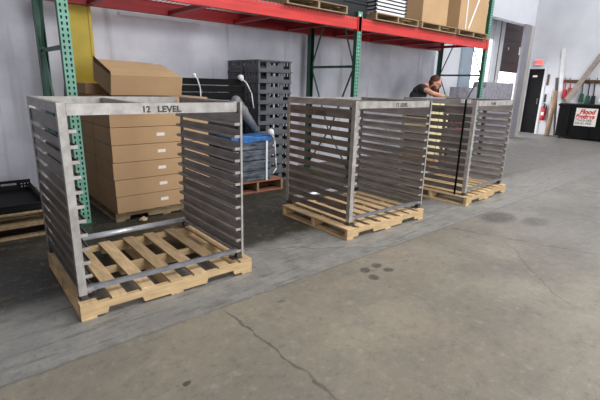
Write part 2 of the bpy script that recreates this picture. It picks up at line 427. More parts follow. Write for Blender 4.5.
# ------------------------------------------------------------------ sheet pan racks
W_, D_, RH = 1.16, 1.015, 1.181
def make_rack(label):
    t = thing('sheet_pan_rack', label, 'rack', group='welded steel oven racks on pallets')
    fl = .045
    for (cx, cy) in ((0, 0), (1, 0), (0, 1), (1, 1)):
        x = cx*W_; y = cy*D_; sx = 1 if cx == 0 else -1; sy = 1 if cy == 0 else -1
        m = MB(); z0, z1 = .035, RH
        m.box(x, y, z0, x+sx*(fl if cx == 0 else .016), y+sy*.006, z1); m.box(x, y+sy*.006, z0, x+sx*.006, y+sy*fl, z1)
        post = m.build('post', M['post'], t)
        MB().box(x+sx*.010, y+sy*.010, .006, x+sx*.050, y+sy*.050, .06).box(x+sx*.004, y+sy*.004, 0, x+sx*.095, y+sy*.075, .006).build('foot', M['foot'], t)
    # front and rear top rails, side top rails, mid cross bar
    for y0, y1 in ((-.002, .016), (D_-.016, D_+.002)):
        MB().box(.046, y0+.001, RH-.068, W_-.046, y0+.006, RH-.004).box(.0465, y0+.006 if y0 < 0 else y0+.012, RH-.01, W_-.0465, y1+.01 if y0 < 0 else y1+.012, RH-.004).build('top_rail', M['post'], t)
    for x0 in (0, W_-.035):
        MB().box(x0+.001, .047, RH-.012, x0+.034, D_-.047, RH).box(x0+.002 if x0 == 0 else x0+.028, .047, RH-.06, x0+.007 if x0 == 0 else x0+.033, D_-.047, RH-.012).build('side_rail', M['slat'], t)
    MB().box(.49, .02, RH-.045, .53, D_-.02, RH-.012).build('cross_bar', M['slat'], t)
    # twelve runners each side
    for side in (0, 1):
        s = 1 if side == 0 else -1; xb = 0 if side == 0 else W_
        for k in range(12):
            zl = 1.135-.112-.0875*k
            hgt = .078 if k == 0 else .049
            m = MB()
            m.box(xb+s*.008, .012, zl-.006, xb+s*.012, D_-.012, zl+hgt)
            lw = .088 if side == 0 else .060
            m.box(xb+s*.012, .010, zl-.008, xb+s*lw, D_-.010, zl-.004)
            m.box(xb+s*(lw-.004), .010, zl-.008, xb+s*lw, D_-.010, zl+.010)
            m.box(xb+s*.013, .007, zl-.007, xb+s*(lw-.002), .011, zl+.013, 1)
            m.box(xb+s*.013, D_-.011, zl-.007, xb+s*(lw-.002), D_-.007, zl+.013, 1)
            m.build('runner', [M['slatshade' if side == 0 else 'slat'], M['post']], t)
    MB().box(.045, .012, .050, W_-.045, .040, .078).box(.045, .008, .046, .10, .044, .082).build('front_bar', M['bar'], t)
    MB().tube((.03, D_-.04, .06), (W_-.03, D_-.04, .06), .023, n=18).build('rear_pipe', M['pipe'], t, smooth=True)
    return t
rackA = make_rack('pale welded steel rack with twelve runners a side, nearest on left pallet')
rackB = copy_tree(rackA); rackC = copy_tree(rackA)
rackB['label'] = 'brownish welded steel rack, middle of three, lettered on its left side runner'
rackC['label'] = 'far welded steel rack with a black strap hanging down its left side'
def rloc(i, du, dv, z=.112):
    x, y, a = RP[i]
    return (x+du*math.cos(a)-dv*math.sin(a), y+du*math.sin(a)+dv*math.cos(a), z)
place(rackA, rloc(0, .012, .045), RP[0][2])
place(rackB, rloc(1, .08, .065), RP[1][2]-.012)
place(rackC, rloc(2, .06, .06), RP[2][2]+.006)
text('lettering', '12', .052, M['ink'], rackA, (.455, -.0025, RH-.058), (PI/2, 0, 0), label='hand written black lettering')
text('lettering', 'LEVEL', .052, M['ink'], rackA, (.55, -.0025, RH-.058), (PI/2, 0, 0), sx=1.15, label='hand written black lettering')
HW = 'hand written black lettering'
for rk in (rackB, rackC):
    text('lettering', '12', .058, M['ink'], rk, (.0065, .66, 1.030), (PI/2, 0, -PI/2), sx=1.15, label=HW)
    text('lettering', 'LEVEL', .058, M['ink'], rk, (.0065, .56, 1.030), (PI/2, 0, -PI/2), sx=1.15, label=HW)
for rk, x, z, sz in ((rackB, .56, .056, .05), (rackC, .40, .056, .042)):
    text('lettering', '12', sz, M['ink'], rk, (x, -.0025, RH-z), (PI/2, 0, 0), sx=.9, label=HW)
    text('lettering', 'LEVEL', sz, M['ink'], rk, (x+sz*1.35, -.0025, RH-z), (PI/2, 0, 0), sx=.9, label=HW)
# strap on far rack
st = MB()
x, y, _ = rloc(2, .06, .06)
st.box(4.947, 2.655, .114, 4.953, 2.680, 1.298).box(4.947, 2.655, 1.296, 6.12, 2.680, 1.299)
so = tag(st.build('tie_down_strap', M['deepblack']), 'black strap tied over the far steel rack down to its pallet', 'strap')
MB().box(4.941, 2.610, 1.255, 4.950, 2.650, 1.302).box(4.941, 2.685, 1.255, 4.950, 2.73, 1.302).build('corner_guard', M['white'], so)

# ------------------------------------------------------------------ pallet racking
XF = [1.035, 4.947, 8.845]; YF, YR = 4.49, 5.51; FT = [3.7, 2.455, 3.75]
FLAB = ['tall teal upright frame with punched holes beside the cardboard boxes',
        'green upright frame with diamond bracing behind the middle steel rack',
        'green upright frame at the far end of the racking by the dock doors']
for i, xf in enumerate(XF):
    t = thing('upright_frame', FLAB[i], 'rack frame', (xf, 0, 0), 0, 'green pallet racking frames')
    for y, f in ((YF, 1), (YR, -1)):
        m = MB(); w = .044; d = .035; z1 = FT[i]
        fmat = 1 if f == 1 else 0
        # channel: front web with two returns
        m.box(-w, y-f*d, .008, w, y-f*(d-.006), z1, fmat)
        m.box(-w, y-f*(d-.006), .008, -w+.006, y+f*d, z1, 0); m.box(w-.006, y-f*(d-.006), .008, w, y+f*d, z1, 0)
        if f == 1:
            n = int(z1/.0508)
            for k in range(n):
                z = .06+k*.0508
                if z > z1-.03: break
                for sx in (-.021, .021):
                    zz = z+(.0 if sx < 0 else .0)
                    m.prism([(sx-.009, zz+.012), (sx-.006, zz-.012), (sx+.006, zz-.012), (sx+.009, zz+.012), (sx+.005, zz+.016), (sx-.005, zz+.016)], 'y', y-d-.0012, y-d+.0005, 2)
        m.build('column', [M['green'], M['teal'], M['hole']], t)
        MB().box(-.065, y-.07, 0, .065, y+.07, .008).build('base_plate', M['green'], t)
    for z in (.70, 1.70, 3.1):
        if z < FT[i]: MB().box(-.018, YF+.035, z-.018, .018, YR-.035, z+.018).build('horizontal_brace', M['green'], t)
    ym = (YF+YR)/2
    V = [((YF+.05, 1.74), (ym-.02, 2.80)), ((YR-.05, 1.74), (ym+.02, 2.80)), ((YF+.05, 1.66), (ym-.02, .72)), ((YR-.05, 1.66), (ym+.02, .72)), ((YF+.05, .12), (ym-.02, .68)), ((YR-.05, .12), (ym+.02, .68))]
    for (a, za), (b, zb) in V:
        if zb > FT[i]:
            tt = (FT[i]-.11-za)/(zb-za); b = a+(b-a)*tt; zb = FT[i]-.11
        MB().beam((0, a, za), (0, b, zb), .022, .016).build('diagonal_brace', M['green'], t)
    if i == 1: MB().box(-.028, YF-.0375, 2.29, .012, YF-.036, 2.42).build('white_tag', M['label'], t)
    if i == 0: pass
for b in (0, 1):
    x0, x1 = XF[b]+.046, XF[b+1]-.046
    if b == 0: x1 += .0
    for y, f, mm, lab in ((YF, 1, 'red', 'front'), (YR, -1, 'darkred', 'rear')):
        t = thing('rack_beam', 'red %s beam of the %s racking bay' % (lab, 'left' if b == 0 else 'right'), 'beam', ((x0+x1)/2, y, 2.215), 0, 'red pallet rack beams')
        h = (x1-x0)/2
        m = MB(); m.box(-h+.003, -.028, 0, h-.003, .028, .105); m.box(-h+.003, -.028 if f == 1 else -.014, .105, h-.003, .014 if f == 1 else .028, .155)
        m.build('beam_box', M[mm], t, bevel=.003)
        for s in (-1, 1):
            MB().box(s*h-.003 if s > 0 else -h, -.04*1, -.02, s*h if s > 0 else -h+.003, .03, .175).box(s*(h+.040)-.035, -.0405, -.02, s*(h+.040)+.035, -.0375, .175).build('end_connector', M[mm], t) if f == 1 else MB().box(s*h-.003 if s > 0 else -h, -.03, -.02, s*h if s > 0 else -h+.003, .04, .175).build('end_connector', M[mm], t)
    # wire deck
    m = MB(); zt = 2.371
    n = int((x1-x0)/.062)
    for k in range(n+1):
        xx = x0+.02+k*(x1-x0-.04)/n
        m.box(xx-.003, YF-.034, zt, xx+.003, YR+.02, zt+.006)
        m.box(xx-.003, YF-.034, zt-.03, xx+.003, YF-.030, zt)
    for k in range(8):
        yy = YF+.0+k*.14
        m.box(x0, yy-.003, zt-.0002, x1, yy+.003, zt+.0058)
    tag(m.build('wire_deck', M['wire']), 'wire mesh deck lying on the %s pair of red beams' % ('left' if b == 0 else 'right'), 'wire deck', 'wire shelf decks')
    for k in range(4):
        xx = x0+(x1-x0)*(k+.5)/4
        tag(MB().box(xx-.03, YF+.03, 2.225, xx+.03, YR-.03, 2.27).box(xx-.03, YF+.029, 2.21, xx+.03, YF+.033, 2.30).box(xx-.03, YR-.033, 2.21, xx+.03, YR-.029, 2.30).build('cross_support', M['darkred']),
            'dark red cross support under the wire deck, %s along the %s bay' % (['first', 'second', 'third', 'fourth'][k], 'left' if b == 0 else 'right'), 'support', 'cross supports between the beams')

# ------------------------------------------------------------------ loads on the shelf
ZS = 2.3785
up = [('worn wooden pallet on the shelf left of the middle upright under a dark load', 3.53), ('wooden pallet on the shelf under the slatted white stack', 5.225),
      ('wooden pallet on the shelf under the left tall cardboard box', 6.405), ('wooden pallet on the shelf under the strapped cardboard box', 7.59)]
pu = make_pallet(up[0][0], W=1.016, D=1.09, H_=.105, nb=7, wood=('oldwood', 'oldwood'), group='pallets on the upper shelf', notch=False)
for i, (lab, x) in enumerate(up):
    p = pu if i == 0 else copy_tree(pu)
    p['label'] = lab; p['group'] = 'pallets on the upper shelf'
    place(p, (x+1.09, 4.40, ZS), PI/2)
ZL = ZS+.105
def bin_stack(x0, x1, y0, y1, z, n, h, label, group, m='black'):
    for k in range(n):
        t = tag(MB().prism([(x0+.01, z+k*h), (x1-.01, z+k*h), (x1, z+(k+1)*h-.004), (x0, z+(k+1)*h-.004)], 'y', y0, y1)
                .box(x0-.012, y0-.012, z+(k+1)*h-.04, x1+.012, y1+.012, z+(k+1)*h-.012).build('plastic_bin', M[m], bevel=.004), label % ['lowest', 'second', 'third', 'fourth', 'fifth'][k], 'bin', group)
bin_stack(4.66, 5.20, 4.56, 5.05, ZS, 3, .24, 'black plastic bin above the middle upright, %s of its stack', 'black bins above the middle upright')
bin_stack(3.58, 4.06, 4.45, 5.3, ZL, 2, .32, 'dark bin on the left shelf pallet, left stack, %s from below', 'dark bins on the left shelf pallet')
bin_stack(4.10, 4.58, 4.45, 5.3, ZL, 2, .32, 'dark bin on the left shelf pallet, right stack, %s from below', 'dark bins on the left shelf pallet')
ords = ['lowest', 'second', 'third', 'fourth', 'fifth', 'sixth', 'seventh', 'eighth']
for k in range(8):
    z = ZL+.0+k*.052
    t = thing('white_tray', 'white tray with dark rim in the shelf stack, %s from below' % ords[k], 'tray', (5.28, 4.46, z), 0, 'white trays stacked on the shelf')
    MB().box(0.02, .006, .012, .74, .9, .047).build('tray_body', M['white'], t, bevel=.003)
    MB().box(0, 0, 0, .76, .92, .012).box(0, 0, .012, .035, .03, .03).box(.72, 0, .012, .76, .03, .03).build('rim', M['black'], t)
def carton(name, label, size, loc, rz=0, m='card', group=None, labelrect=None, rot=None):
    t = thing(name, label, 'box', loc, rz, group)
    if rot: t.rotation_euler = rot
    w, d, h = size; g = .0035
    MB().box(g, 0, g*.6, w-g, d-g, h-g*.6).build('carton_body', M[m], t, bevel=.004)
    # tape seam along the top
    MB().box(g, d/2-.03, h-g*.6, w-g, d/2+.03, h-g*.6+.0006).build('tape', M['card2'], t)
    if labelrect:
        a, b, c, e = labelrect
        MB().box(a, -.0012, b, c, .001, e).build('label', M['label'], t)
    return t
carton('cardboard_box', 'tall plain cardboard box on the upper shelf, left of two', (.77, .95, .95), (6.49, 4.47, ZL), 0, 'card2', 'tall boxes on the upper shelf')
cb = carton('cardboard_box', 'tall cardboard box with white straps on the upper shelf near the end upright', (1.03, .95, .95), (7.66, 4.47, ZL), 0, 'card2', 'tall boxes on the upper shelf')
MB().beam((.26, -.003, .03), (.24, -.003, .9), .035, .002, up=(0, 1, 0)).beam((.37, -.003, .04), (.80, -.003, .9), .045, .002, up=(0, 1, 0)).build('white_strap', M['white'], cb)

# ------------------------------------------------------------------ cardboard box stack
bp_ = make_pallet('worn wooden pallet under the big stack of cardboard boxes', W=1.08, D=1.15, H_=.098, nb=7, wood=('oldwood', 'oldwood'), notch=True)
place(bp_, (1.285, 4.33, 0))
rows = ['bottom', 'second', 'third', 'fourth', 'fifth', 'unlabelled top']
lz = .1735
for col_, y0, nm, d in ((0, 4.29, 'front', .575), (1, 4.875, 'rear', .63)):
    for k in range(6):
        hk = lz if k < 5 else .295
        carton('cardboard_box', 'flat wide cardboard box in the %s column of the left stack, %s layer' % (nm, rows[k]), (1.06, d, hk),
               (1.285+random.uniform(-.006, .006), y0+random.uniform(-.005, .005), .0985+k*lz), random.uniform(-.006, .006), 'card', 'wide cardboard boxes stacked on the pallet',
               (.46, .075, .545, .108) if col_ == 0 and k < 5 else None)
zt = .0985+5*lz+.295
carton('cardboard_box', 'thin flat carton propping up the tilted box on the stack', (.74, .52, .115), (1.27, 4.92, zt+.001), 0, 'card')
tb = thing('tilted_box', 'pale cardboard box tipped forward on top of the box stack', 'box', (1.33, 4.30, zt-.012+.02), 0)
tb.rotation_euler = (math.radians(14.5), 0, math.radians(-1))
MB().box(0, 0, .003, .71, .56, .19).build('carton_body', M['card'], tb, bevel=.004)
MB().prism([(0, .191), (0.02, .225), (.56, .245), (.56, .191)], 'x', .0, .004).build('side_flap', M['cardshade'], tb)
MB().quad([(-.002, .0, .192), (.70, .0, .192), (.71, .30, .197), (-.002, .30, .205)]).quad([(-.002, .56, .215), (.60, .56, .20), (.70, .30, .198), (-.002, .30, .206)]).build('top_flap', M['card2'], tb)

# ------------------------------------------------------------------ left: pallets with black bin
lp = make_pallet('old wooden pallet on the floor at the far left, lower of two', W=1.016, D=1.219, H_=.118, nb=7, wood=('oldwood', 'redwood'), group='pallets at the far left', notch=False)
place(lp, (.74, 4.36, 0), PI/2-.02)
lp2 = copy_tree(lp); lp2['label'] = 'old wooden pallet at the far left carrying the black container, upper of two'
place(lp2, (.75, 4.375, .1185), PI/2-.03)
t = thing('bulk_container', 'black plastic container with oval hand holes on the left pallets', 'container', (-.40, 4.42, .238), -.02)
t.scale = (1, 1, .54)
m = MB()
cw, cd, ch = 1.10, .92, .14
m.box(0, 0, 0, cw, .03, ch-.012); m.box(0, .03, 0, .03, cd-.03, ch); m.box(cw-.03, .03, 0, cw, cd-.03, ch); m.box(.03, .03, 0, cw-.03, cd-.03, .02)
m.box(-.012, -.012, ch-.024, cw+.012, .0, ch-.01).box(-.012, -.012, .03, cw+.012, 0, .045)
y0, y1 = cd-.03, cd
m.box(0, y0, 0, cw, y1, .045); m.box(0, y0, ch+.05, cw, y1, ch+.07)
xs = [0, .06, .10, .14, .18, .22, .26, .30, .34, .38, .42, .46, .62, .78, .82, .86, .90, .94, .98, 1.02]
m.box(0, y0, .045, .60, y1, .10)
def holes(x0, x1, n):
    w = (x1-x0)/n
    for z0, z1 in ((.060, .090), (.115, .145)):
        for k in range(n+1): m.box(x0+k*w-.007, y0, z0, x0+k*w+.007, y1, z1)
    m.box(x0-.007, y0, .09, x1+.007, y1, .115); m.box(x0-.007, y0, .145, x1+.007, y1, ch+.05); m.box(x0-.007, y0, .045, x1+.007, y1, .060)
m.box(0, y0, .10, .56, y1, ch+.05)
holes(.62, .80, 5); holes(1.0, 1.09, 3)
m.box(.56, y0, .045, .613, y1, ch+.05)
m.box(.807, y0, .045, .993, y1, .112); m.box(.807, y0, .160, .993, y1, ch+.05); m.box(.807, y0, .112, .83, y1, .16); m.box(.97, y0, .112, .993, y1, .16)
m.build('container_body', M['deepblack'], t, bevel=.003)

# ------------------------------------------------------------------ dark wrapped load, rails and crates
dl = make_pallet('old wooden pallet under the black load behind the left rack', W=.93, D=.6, H_=.1, nb=6, wood=('oldwood', 'oldwood'))
place(dl, (2.42, 5.06, 0))
bin_stack(2.46, 3.20, 5.08, 5.6, .101, 4, .275, 'black bin behind the left rack beside the boxes, %s of its stack', 'black bins behind the left rack')
for k, (y, z, x0, x1) in enumerate(((5.08, 1.205, 2.42, 3.36), (5.20, 1.205, 2.44, 3.36), (5.10, 1.295, 2.42, 3.34), (5.14, 1.385, 2.43, 3.35), (5.22, 1.295, 2.46, 3.34))):
    m = MB(); m.box(x0, y, z, x1, y+.09, z+.078); m.box(x0-.006, y-.003, z-.002, x0+.03, y+.093, z+.08)
    tag(m.build('square_tube', M['deepblack'], bevel=.004), 'long black square tube lying behind the left rack, %s' % ['front one below', 'second one below', 'front one of middle layer', 'topmost', 'rear one of middle layer'][k], 'tube', 'black square tubes')
def tie(label, ballc, pts, br=.035):
    t = thing('tie_rope', label, 'rope', ballc)
    b = Vector(ballc)
    m = MB(); m.ball((0, 0, 0), (br, br, br*.95)); m.ball((.01, -.01, -.02), (br*.7, br*.7, br*.7)); m.build('foam_ball', M['white'], t, smooth=True)
    MB().path([tuple(Vector(p)-b) for p in pts], .009, 8).build('cord', M['white'], t, smooth=True)
tie('white cord with small knob hanging over the black tubes near the boxes', (2.61, 5.10, 1.50), [(2.61, 5.10, 1.50), (2.635, 5.06, 1.45), (2.66, 5.04, 1.33), (2.66, 5.04, 1.20)], .026)
tie('white cord with round knob hanging from the right end of the black tubes', (3.30, 5.09, 1.490), [(3.30, 5.08, 1.48), (3.36, 5.04, 1.42), (3.43, 5.02, 1.28), (3.45, 5.0, 1.08)], .042)
gp = make_pallet('small reddish wooden pallet under the grey wrapped load', W=.42, D=.82, H_=.155, nb=4, wood=('redwood', 'oldwood'), notch=False)
place(gp, (3.60, 4.505, 0), PI/2-.05)
gl = thing('wrapped_load', 'grey load wrapped in clear film with blue film on top, between left and middle racks', 'load', (2.83, 4.57, .156), -.04)
m = MB()
for k in range(4):
    j = random.uniform(-.008, .008)
    m.box(.0+j, .0+j, k*.138+.002, .60+j, .37+j, k*.138+.134)
m.build('wrapped_stack', M['wrapgrey'], gl, bevel=.012)
MB().prism([(-.02, .50), (.62, .535), (.63, .60), (.40, .585), (.2, .61), (-.02, .60)], 'y', -.012, .385).build('blue_cover', M['blue'], gl, bevel=.012)
MB().box(.50, -.012, .0, .53, -.004, .53).build('white_band', M['white'], gl)
tie('white cord with round knob at the corner of the grey wrapped load', (3.40, 4.53, .80), [(3.40, 4.52, .80), (3.46, 4.52, .68), (3.48, 4.52, .45), (3.50, 4.53, .30), (3.44, 4.53, .23)], .046)
m = MB(); m.tube((3.13, 4.95, 1.18), (3.42, 4.92, .80), .075, .05, n=16); m.ball((3.13, 4.95, 1.18), (.075, .075, .075)); m.ball((3.42, 4.92, .80), (.045, .045, .045))
m.ball((3.25, 4.955, 1.04), (.075, .06, .09))
tag(m.build('foam_roll', M['tarp'], smooth=True), 'grey foam roll leaning down onto the blue topped load', 'roll')
m = MB()
tag(MB().box(3.53, 4.62, .0, 3.62, 4.70, .60).build('dark_post', M['black'], bevel=.006), 'short dark post standing right of the grey wrapped load', 'post') if False else None
def make_crate(w, d, h):
    t = thing('plastic_crate', '', 'crate', group='black plastic crates in stacks')
    m = MB()
    rim = .022
    for y in (0, d-.02):
        m.box(0, y, h-rim, w, y+.02, h); m.box(0, y, 0, w, y+.02, .018)
        for x0, x1 in ((0, .03), (.135, .20), (w-.20, w-.135), (w-.03, w)): m.box(x0, y+.002, .018, x1, y+.018, h-rim)
        m.box(.20, y+.004, .018, w-.20, y+.016, h-rim-.048)
        m.box(.03, y+.004, .018, .135, y+.014, .035); m.box(w-.135, y+.004, .018, w-.03, y+.014, .035)
        m.box(-.010, y-.016, h-rim*.8, w+.010, y+.036, h-.002)
    for x in (0, w-.02):
        m.box(x, .02, h-rim, x+.02, d-.02, h); m.box(x, .02, 0, x+.02, d-.02, .018)
        for k in range(5):
            yy = .02+k*(d-.07)/4; m.box(x+.002, yy, .018, x+.018, yy+.03, h-rim)
        m.box(x+.004, .05, .03, x+.016, d-.05, h-rim-.045)
    m.box(.02, .02, .004, w-.02, d-.02, .014)
    m.build('crate_body', M['black2'], t)
    return t
cr = None
on = ['bottom', 'second', 'third', 'fourth', 'fifth', 'sixth', 'seventh', 'eighth', 'ninth', 'tenth', 'eleventh', 'top']
for (x, y, zt_, n, nm) in ((3.50, 4.955, 1.735, 12, 'right'), (3.50, 5.37, 1.735, 12, 'left')):
    w, d = (.575, .34)
    h = zt_/12
    for k in range(n):
        if cr is None: cr = make_crate(w, d, h*1.0); c = cr
        else: c = copy_tree(cr)
        c['label'] = 'black plastic crate in the %s stack against the wall, %s layer' % (nm, on[k]); c['group'] = 'black plastic crates in stacks'
        place(c, (x+random.uniform(-.004, .004), y+random.uniform(-.004, .004), k*h))
# crumpled scrap
m = MB(); g = m.ball((0, 0, .022), (.045, .03, .024), u=9, v=6)
for v in g: v.co += Vector((random.uniform(-.011, .011), random.uniform(-.011, .011), random.uniform(-.007, .007)))
for v in g: v.co.z = max(v.co.z, 0)
tag(m.build('crumpled_scrap', M['debris'], loc=(1.52, 4.22, 0)), 'small crumpled tan scrap on the floor before the box stack', 'scrap')

# ------------------------------------------------------------------ behind the far rack
cp = make_pallet('wooden pallet under the cream cartons behind the far rack', W=.72, D=.6, H_=.11, nb=5, wood=('oldwood', 'oldwood'))
place(cp, (6.30, 4.02, 0))
for k in range(6):
    for j in range(2):
        carton('cream_carton', 'cream carton behind the far steel rack, %s column, %s layer' % (['left', 'right'][j], ['bottom', 'second', 'third', 'fourth', 'fifth', 'top'][k]), (.30, .5, .182),
               (6.33+j*.318, 4.04, .111+k*.182), 0, 'cream' if k > 0 else 'card', 'cream cartons behind the far rack')
wb = thing('steel_workbench', 'grey steel workbench the man leans on behind the far rack', 'workbench', (7.30, 4.18, 0))
MB().box(0, 0, 1.16, 1.42, .56, 1.20).build('bench_top', M['sheet'], wb, bevel=.003)
for x in (.02, 1.34):
    for y in (.02, .48): MB().box(x, y, 0, x+.06, y+.06, 1.16).build('leg', M['foot'], wb)
MB().box(.04, .04, .62, 1.38, .52, .645).build('lower_shelf', M['sheet'], wb)
MB().box(.04, .50, .65, 1.38, .515, 1.16).build('back_panel', M['foot'], wb)
tk = thing('tool_box', 'dull red tool box on the lower shelf of the workbench', 'tool box', (7.58, 4.22, .646))
MB().box(0, 0, 0, .22, .16, .12).prism([(0, .12), (.22, .12), (.20, .15), (.02, .15)], 'y', 0, .16).build('box_body', M['rust'], tk, bevel=.004)
MB().tube((.05, .08, .15), (.05, .08, .18), .006).tube((.17, .08, .15), (.17, .08, .18), .006).tube((.05, .08, .18), (.17, .08, .18), .008).build('handle', M['black'], tk)
pt = thing('hand_tool', 'small dark power tool held on the workbench by the man', 'tool', (7.76, 4.45, 1.201), -.9)
MB().tube((-.11, 0, .035), (.05, 0, .035), .026).tube((.05, 0, .035), (.11, 0, .035), .034, .03).build('tool_body', M['black'], pt, smooth=True)
MB().tube((.085, 0, .038), (.085, .08, .05), .013).build('side_handle', M['white'], pt, smooth=True)
# metal sheet boxes by the dock
sb = thing('metal_enclosure', 'large speckled grey metal sheet enclosure standing before the dock doors', 'enclosure', (10.62, 5.25, 0))
MB().box(0, 0, 0, 1.56, .35, 1.60).build('enclosure_body', M['sheet'], sb, bevel=.01)
MB().box(.02, -.004, .06, .76, 0, 1.57).build('front_panel', M['sheet'], sb, bevel=.003); MB().box(.80, -.004, .06, 1.54, 0, 1.57).build('front_panel', M['sheet'], sb, bevel=.003)
sb = thing('metal_cabinet', 'lower grey metal cabinet left of the speckled enclosure', 'cabinet', (9.72, 5.20, 0))
MB().box(0, 0, .04, .80, .5, 1.46).build('cabinet_body', M['sheet'], sb, bevel=.008)
for x in (.02, .41): MB().box(x, -.012, .08, x+.37, 0, 1.42).build('door', M['sheet'], sb, bevel=.003)
for x in (.36, .42): MB().box(x, -.03, .7, x+.015, -.012, .85).build('handle', M['black'], sb)
for x in (.03, .71):
    for y in (.03, .41): MB().box(x, y, 0, x+.06, y+.06, .04).build('foot', M['black'], sb)

# ------------------------------------------------------------------ things along the right wall
ex = thing('exit_sign', 'small glowing pink red exit sign over the dark doorway', 'sign', (EX-.13, 5.85, 2.24))
MB().box(0, 0, 0, .05, .27, .19).box(.05, .11, .07, .13, .16, .12).build('sign_box', M['exitbox'], ex, bevel=.006)
MB().box(-.003, .015, .015, 0, .255, .175).build('sign_face', M['exit'], ex)
text('lettering', 'EXIT', .12, M['signred'], ex, (-.004, .255, .05), (PI/2, 0, -PI/2), label='red lettering')
fe = thing('fire_extinguisher', 'red fire extinguisher hanging on the white wall right of the dark door', 'fire extinguisher', (EX-.10, 5.60, .47))
MB().tube((0, 0, 0), (0, 0, .42), .075, n=20).build('cylinder', M['extred'], fe, smooth=True, bevel=.01)
MB().tube((0, 0, .42), (0, 0, .47), .07, .03, n=20).tube((0, 0, .47), (0, 0, .53), .03).obox((-.03, 0, .55), (.14, .03, .02)).build('valve', M['black'], fe)
MB().box(-.078, -.045, .17, -.072, .045, .27).build('label', M['label'], fe)
MB().path([(0, -.03, .52), (-.02, -.08, .48), (-.02, -.09, .30), (-.02, -.085, .18)], .013).build('hose', M['black'], fe, smooth=True)
MB().box(.075, -.03, .15, .10, .03, .45).build('bracket', M['bar'], fe)
tag(MB().box(EX-.012, 5.62, 1.60, EX-.001, 5.69, 1.95).build('wall_plate', M['brownrail'], bevel=.003), 'narrow brown plate on the white wall above the extinguisher', 'plate')
tag(MB().box(EX-.025, 5.62, 1.06, EX-.001, 5.68, 1.32).build('wall_box', M['black'], bevel=.004), 'narrow black box on the wall just above the fire extinguisher', 'wall box')
tag(MB().tube((EX-.48, 5.24, .02), (EX-.15, 5.31, 1.42), .072, n=18).build('cardboard_tube', M['tan'], smooth=True), 'tan cardboard tube leaning on the wall left of the black dumpster', 'tube')
tag(MB().prism([(5.38, 0), (5.41, 0), (5.475, 1.5), (5.445, 1.5)], 'x', EX-.09, EX-.05).build('white_strip', M['dockwhite']), 'thin white strip leaning on the wall left of the tan tube', 'strip')
tag(MB().prism([(5.00, 0), (5.14, 0), (5.40, 2.75), (5.30, 2.75)], 'x', EX-.05, EX-.01).build('white_board', M['white']), 'tall narrow white board leaning on the wall behind the dumpster', 'board')
tag(MB().prism([(5.15, 0), (5.19, 0), (5.43, 1.85), (5.36, 1.85)], 'x', EX-.045, EX-.005).build('dark_gap_strip', M['foot']), 'dark strip standing in for the shadowy gap beside the tall white board', 'board')  # solid dark strip painted as the shadowy gap beside the white board
tr = thing('tool_rail', 'brown wooden tool rail with spikes on the wall above the dumpster', 'rail', (EX-.05, 0, 1.69))
MB().box(0, 3.2, 0, .05, 5.16, .10).build('rail_board', M['brownrail'], tr)
for y in (5.12, 4.98, 4.66, 4.46, 4.24, 4.05, 3.8, 3.5): MB().tube((-.05, y, .05), (-.05, y, .16), .012).tube((0, y, .05), (-.05, y, .05), .012).build('peg', M['foot'], tr)
def hang(name, label, cat, y, z0, cols, dy=0, head=None):
    t = thing(name, label, cat, (EX-.09, y, 1.72))
    MB().tube((0, 0, 0), (0, dy, z0-1.72), .018, n=8).build('handle', M[cols[0]], t, smooth=True)
    MB().prism([(dy-.05, z0-1.72+.12), (dy+.05, z0-1.72+.12), (dy+.065, z0-1.72-.14), (dy-.065, z0-1.72-.14)], 'x', -.03, .03).build('head', M[cols[1]], t, bevel=.01)
hang('hanging_broom', 'red broom hanging from the tool rail, left end', 'broom', 5.09, 1.36, ('extred', 'extred'), -.02)
hang('hanging_brush', 'dull red brush hanging second on the tool rail', 'brush', 4.95, 1.42, ('rust', 'rust'), -.02)
hang('hanging_mop', 'green mop hanging from the tool rail behind the plank', 'mop', 4.60, 1.25, ('green', 'green'), -.03)
hang('hanging_scraper', 'black scraper hanging on the tool rail', 'scraper', 4.42, 1.20, ('black', 'green'), -.02)
hang('hanging_shovel', 'dark shovel hanging on the tool rail, right of the green mop', 'shovel', 4.28, 1.20, ('black', 'black'), -.03)
tag(MB().beam((EX-.16, 4.96, 1.15), (EX-.12, 4.02, 2.95), .14, .04, up=(1, 0, 0)).build('leaning_plank', M['plank']), 'long grey plank leaning diagonally above the dumpster', 'plank')
tag(MB().beam((EX-.22, 4.86, 1.11), (EX-.20, 4.28, 2.4), .05, .03, up=(1, 0, 0)).build('leaning_batten', M['plank']), 'thin batten leaning below the long diagonal plank', 'batten')
dp = thing('dumpster', 'black dumpster with a red and white sign against the white wall', 'dumpster', (14.98, 0, 0))
m = MB()
m.prism([(0.02, .06), (.5, .06), (.58, 1.02), (0, 1.02)], 'y', 3.15, 4.95); m.box(-.02, 3.12, .99, .60, 4.98, 1.045)
for y in (3.5, 4.05, 4.62): m.box(-.015, y, .1, .03, y+.05, .99)
m.build('dumpster_body', M['deepblack'], dp, bevel=.008)
MB().box(-.01, 3.14, 1.045, .60, 4.03, 1.07).box(-.01, 4.06, 1.045, .60, 4.96, 1.07).build('lid', M['black'], dp, bevel=.006)
for y in (3.25, 4.80):
    for x in (.08, .44): MB().tube((x, y, .05), (x, y+.05, .05), .05, n=14).box(x-.02, y-.01, .06, x+.02, y+.06, .10).build('caster', M['foot'], dp)
sg = MB().box(-.030, 3.89, .43, -.026, 4.46, .955).build('sign_plate', M['label'], dp)
rS = (PI/2, 0, -PI/2)
text('lettering', 'Flood', .18, M['signred'], sg, (-.031, 4.36, .79), rS, sx=.95, shear=.3, label='red italic lettering')
text('lettering', 'Brothers', .17, M['signred'], sg, (-.031, 4.45, .655), rS, sx=.80, shear=.3, label='red italic lettering')
text('lettering', '773-626-5800', .10, M['signdark'], sg, (-.031, 4.44, .565), rS, sx=.78, label='dark phone number')
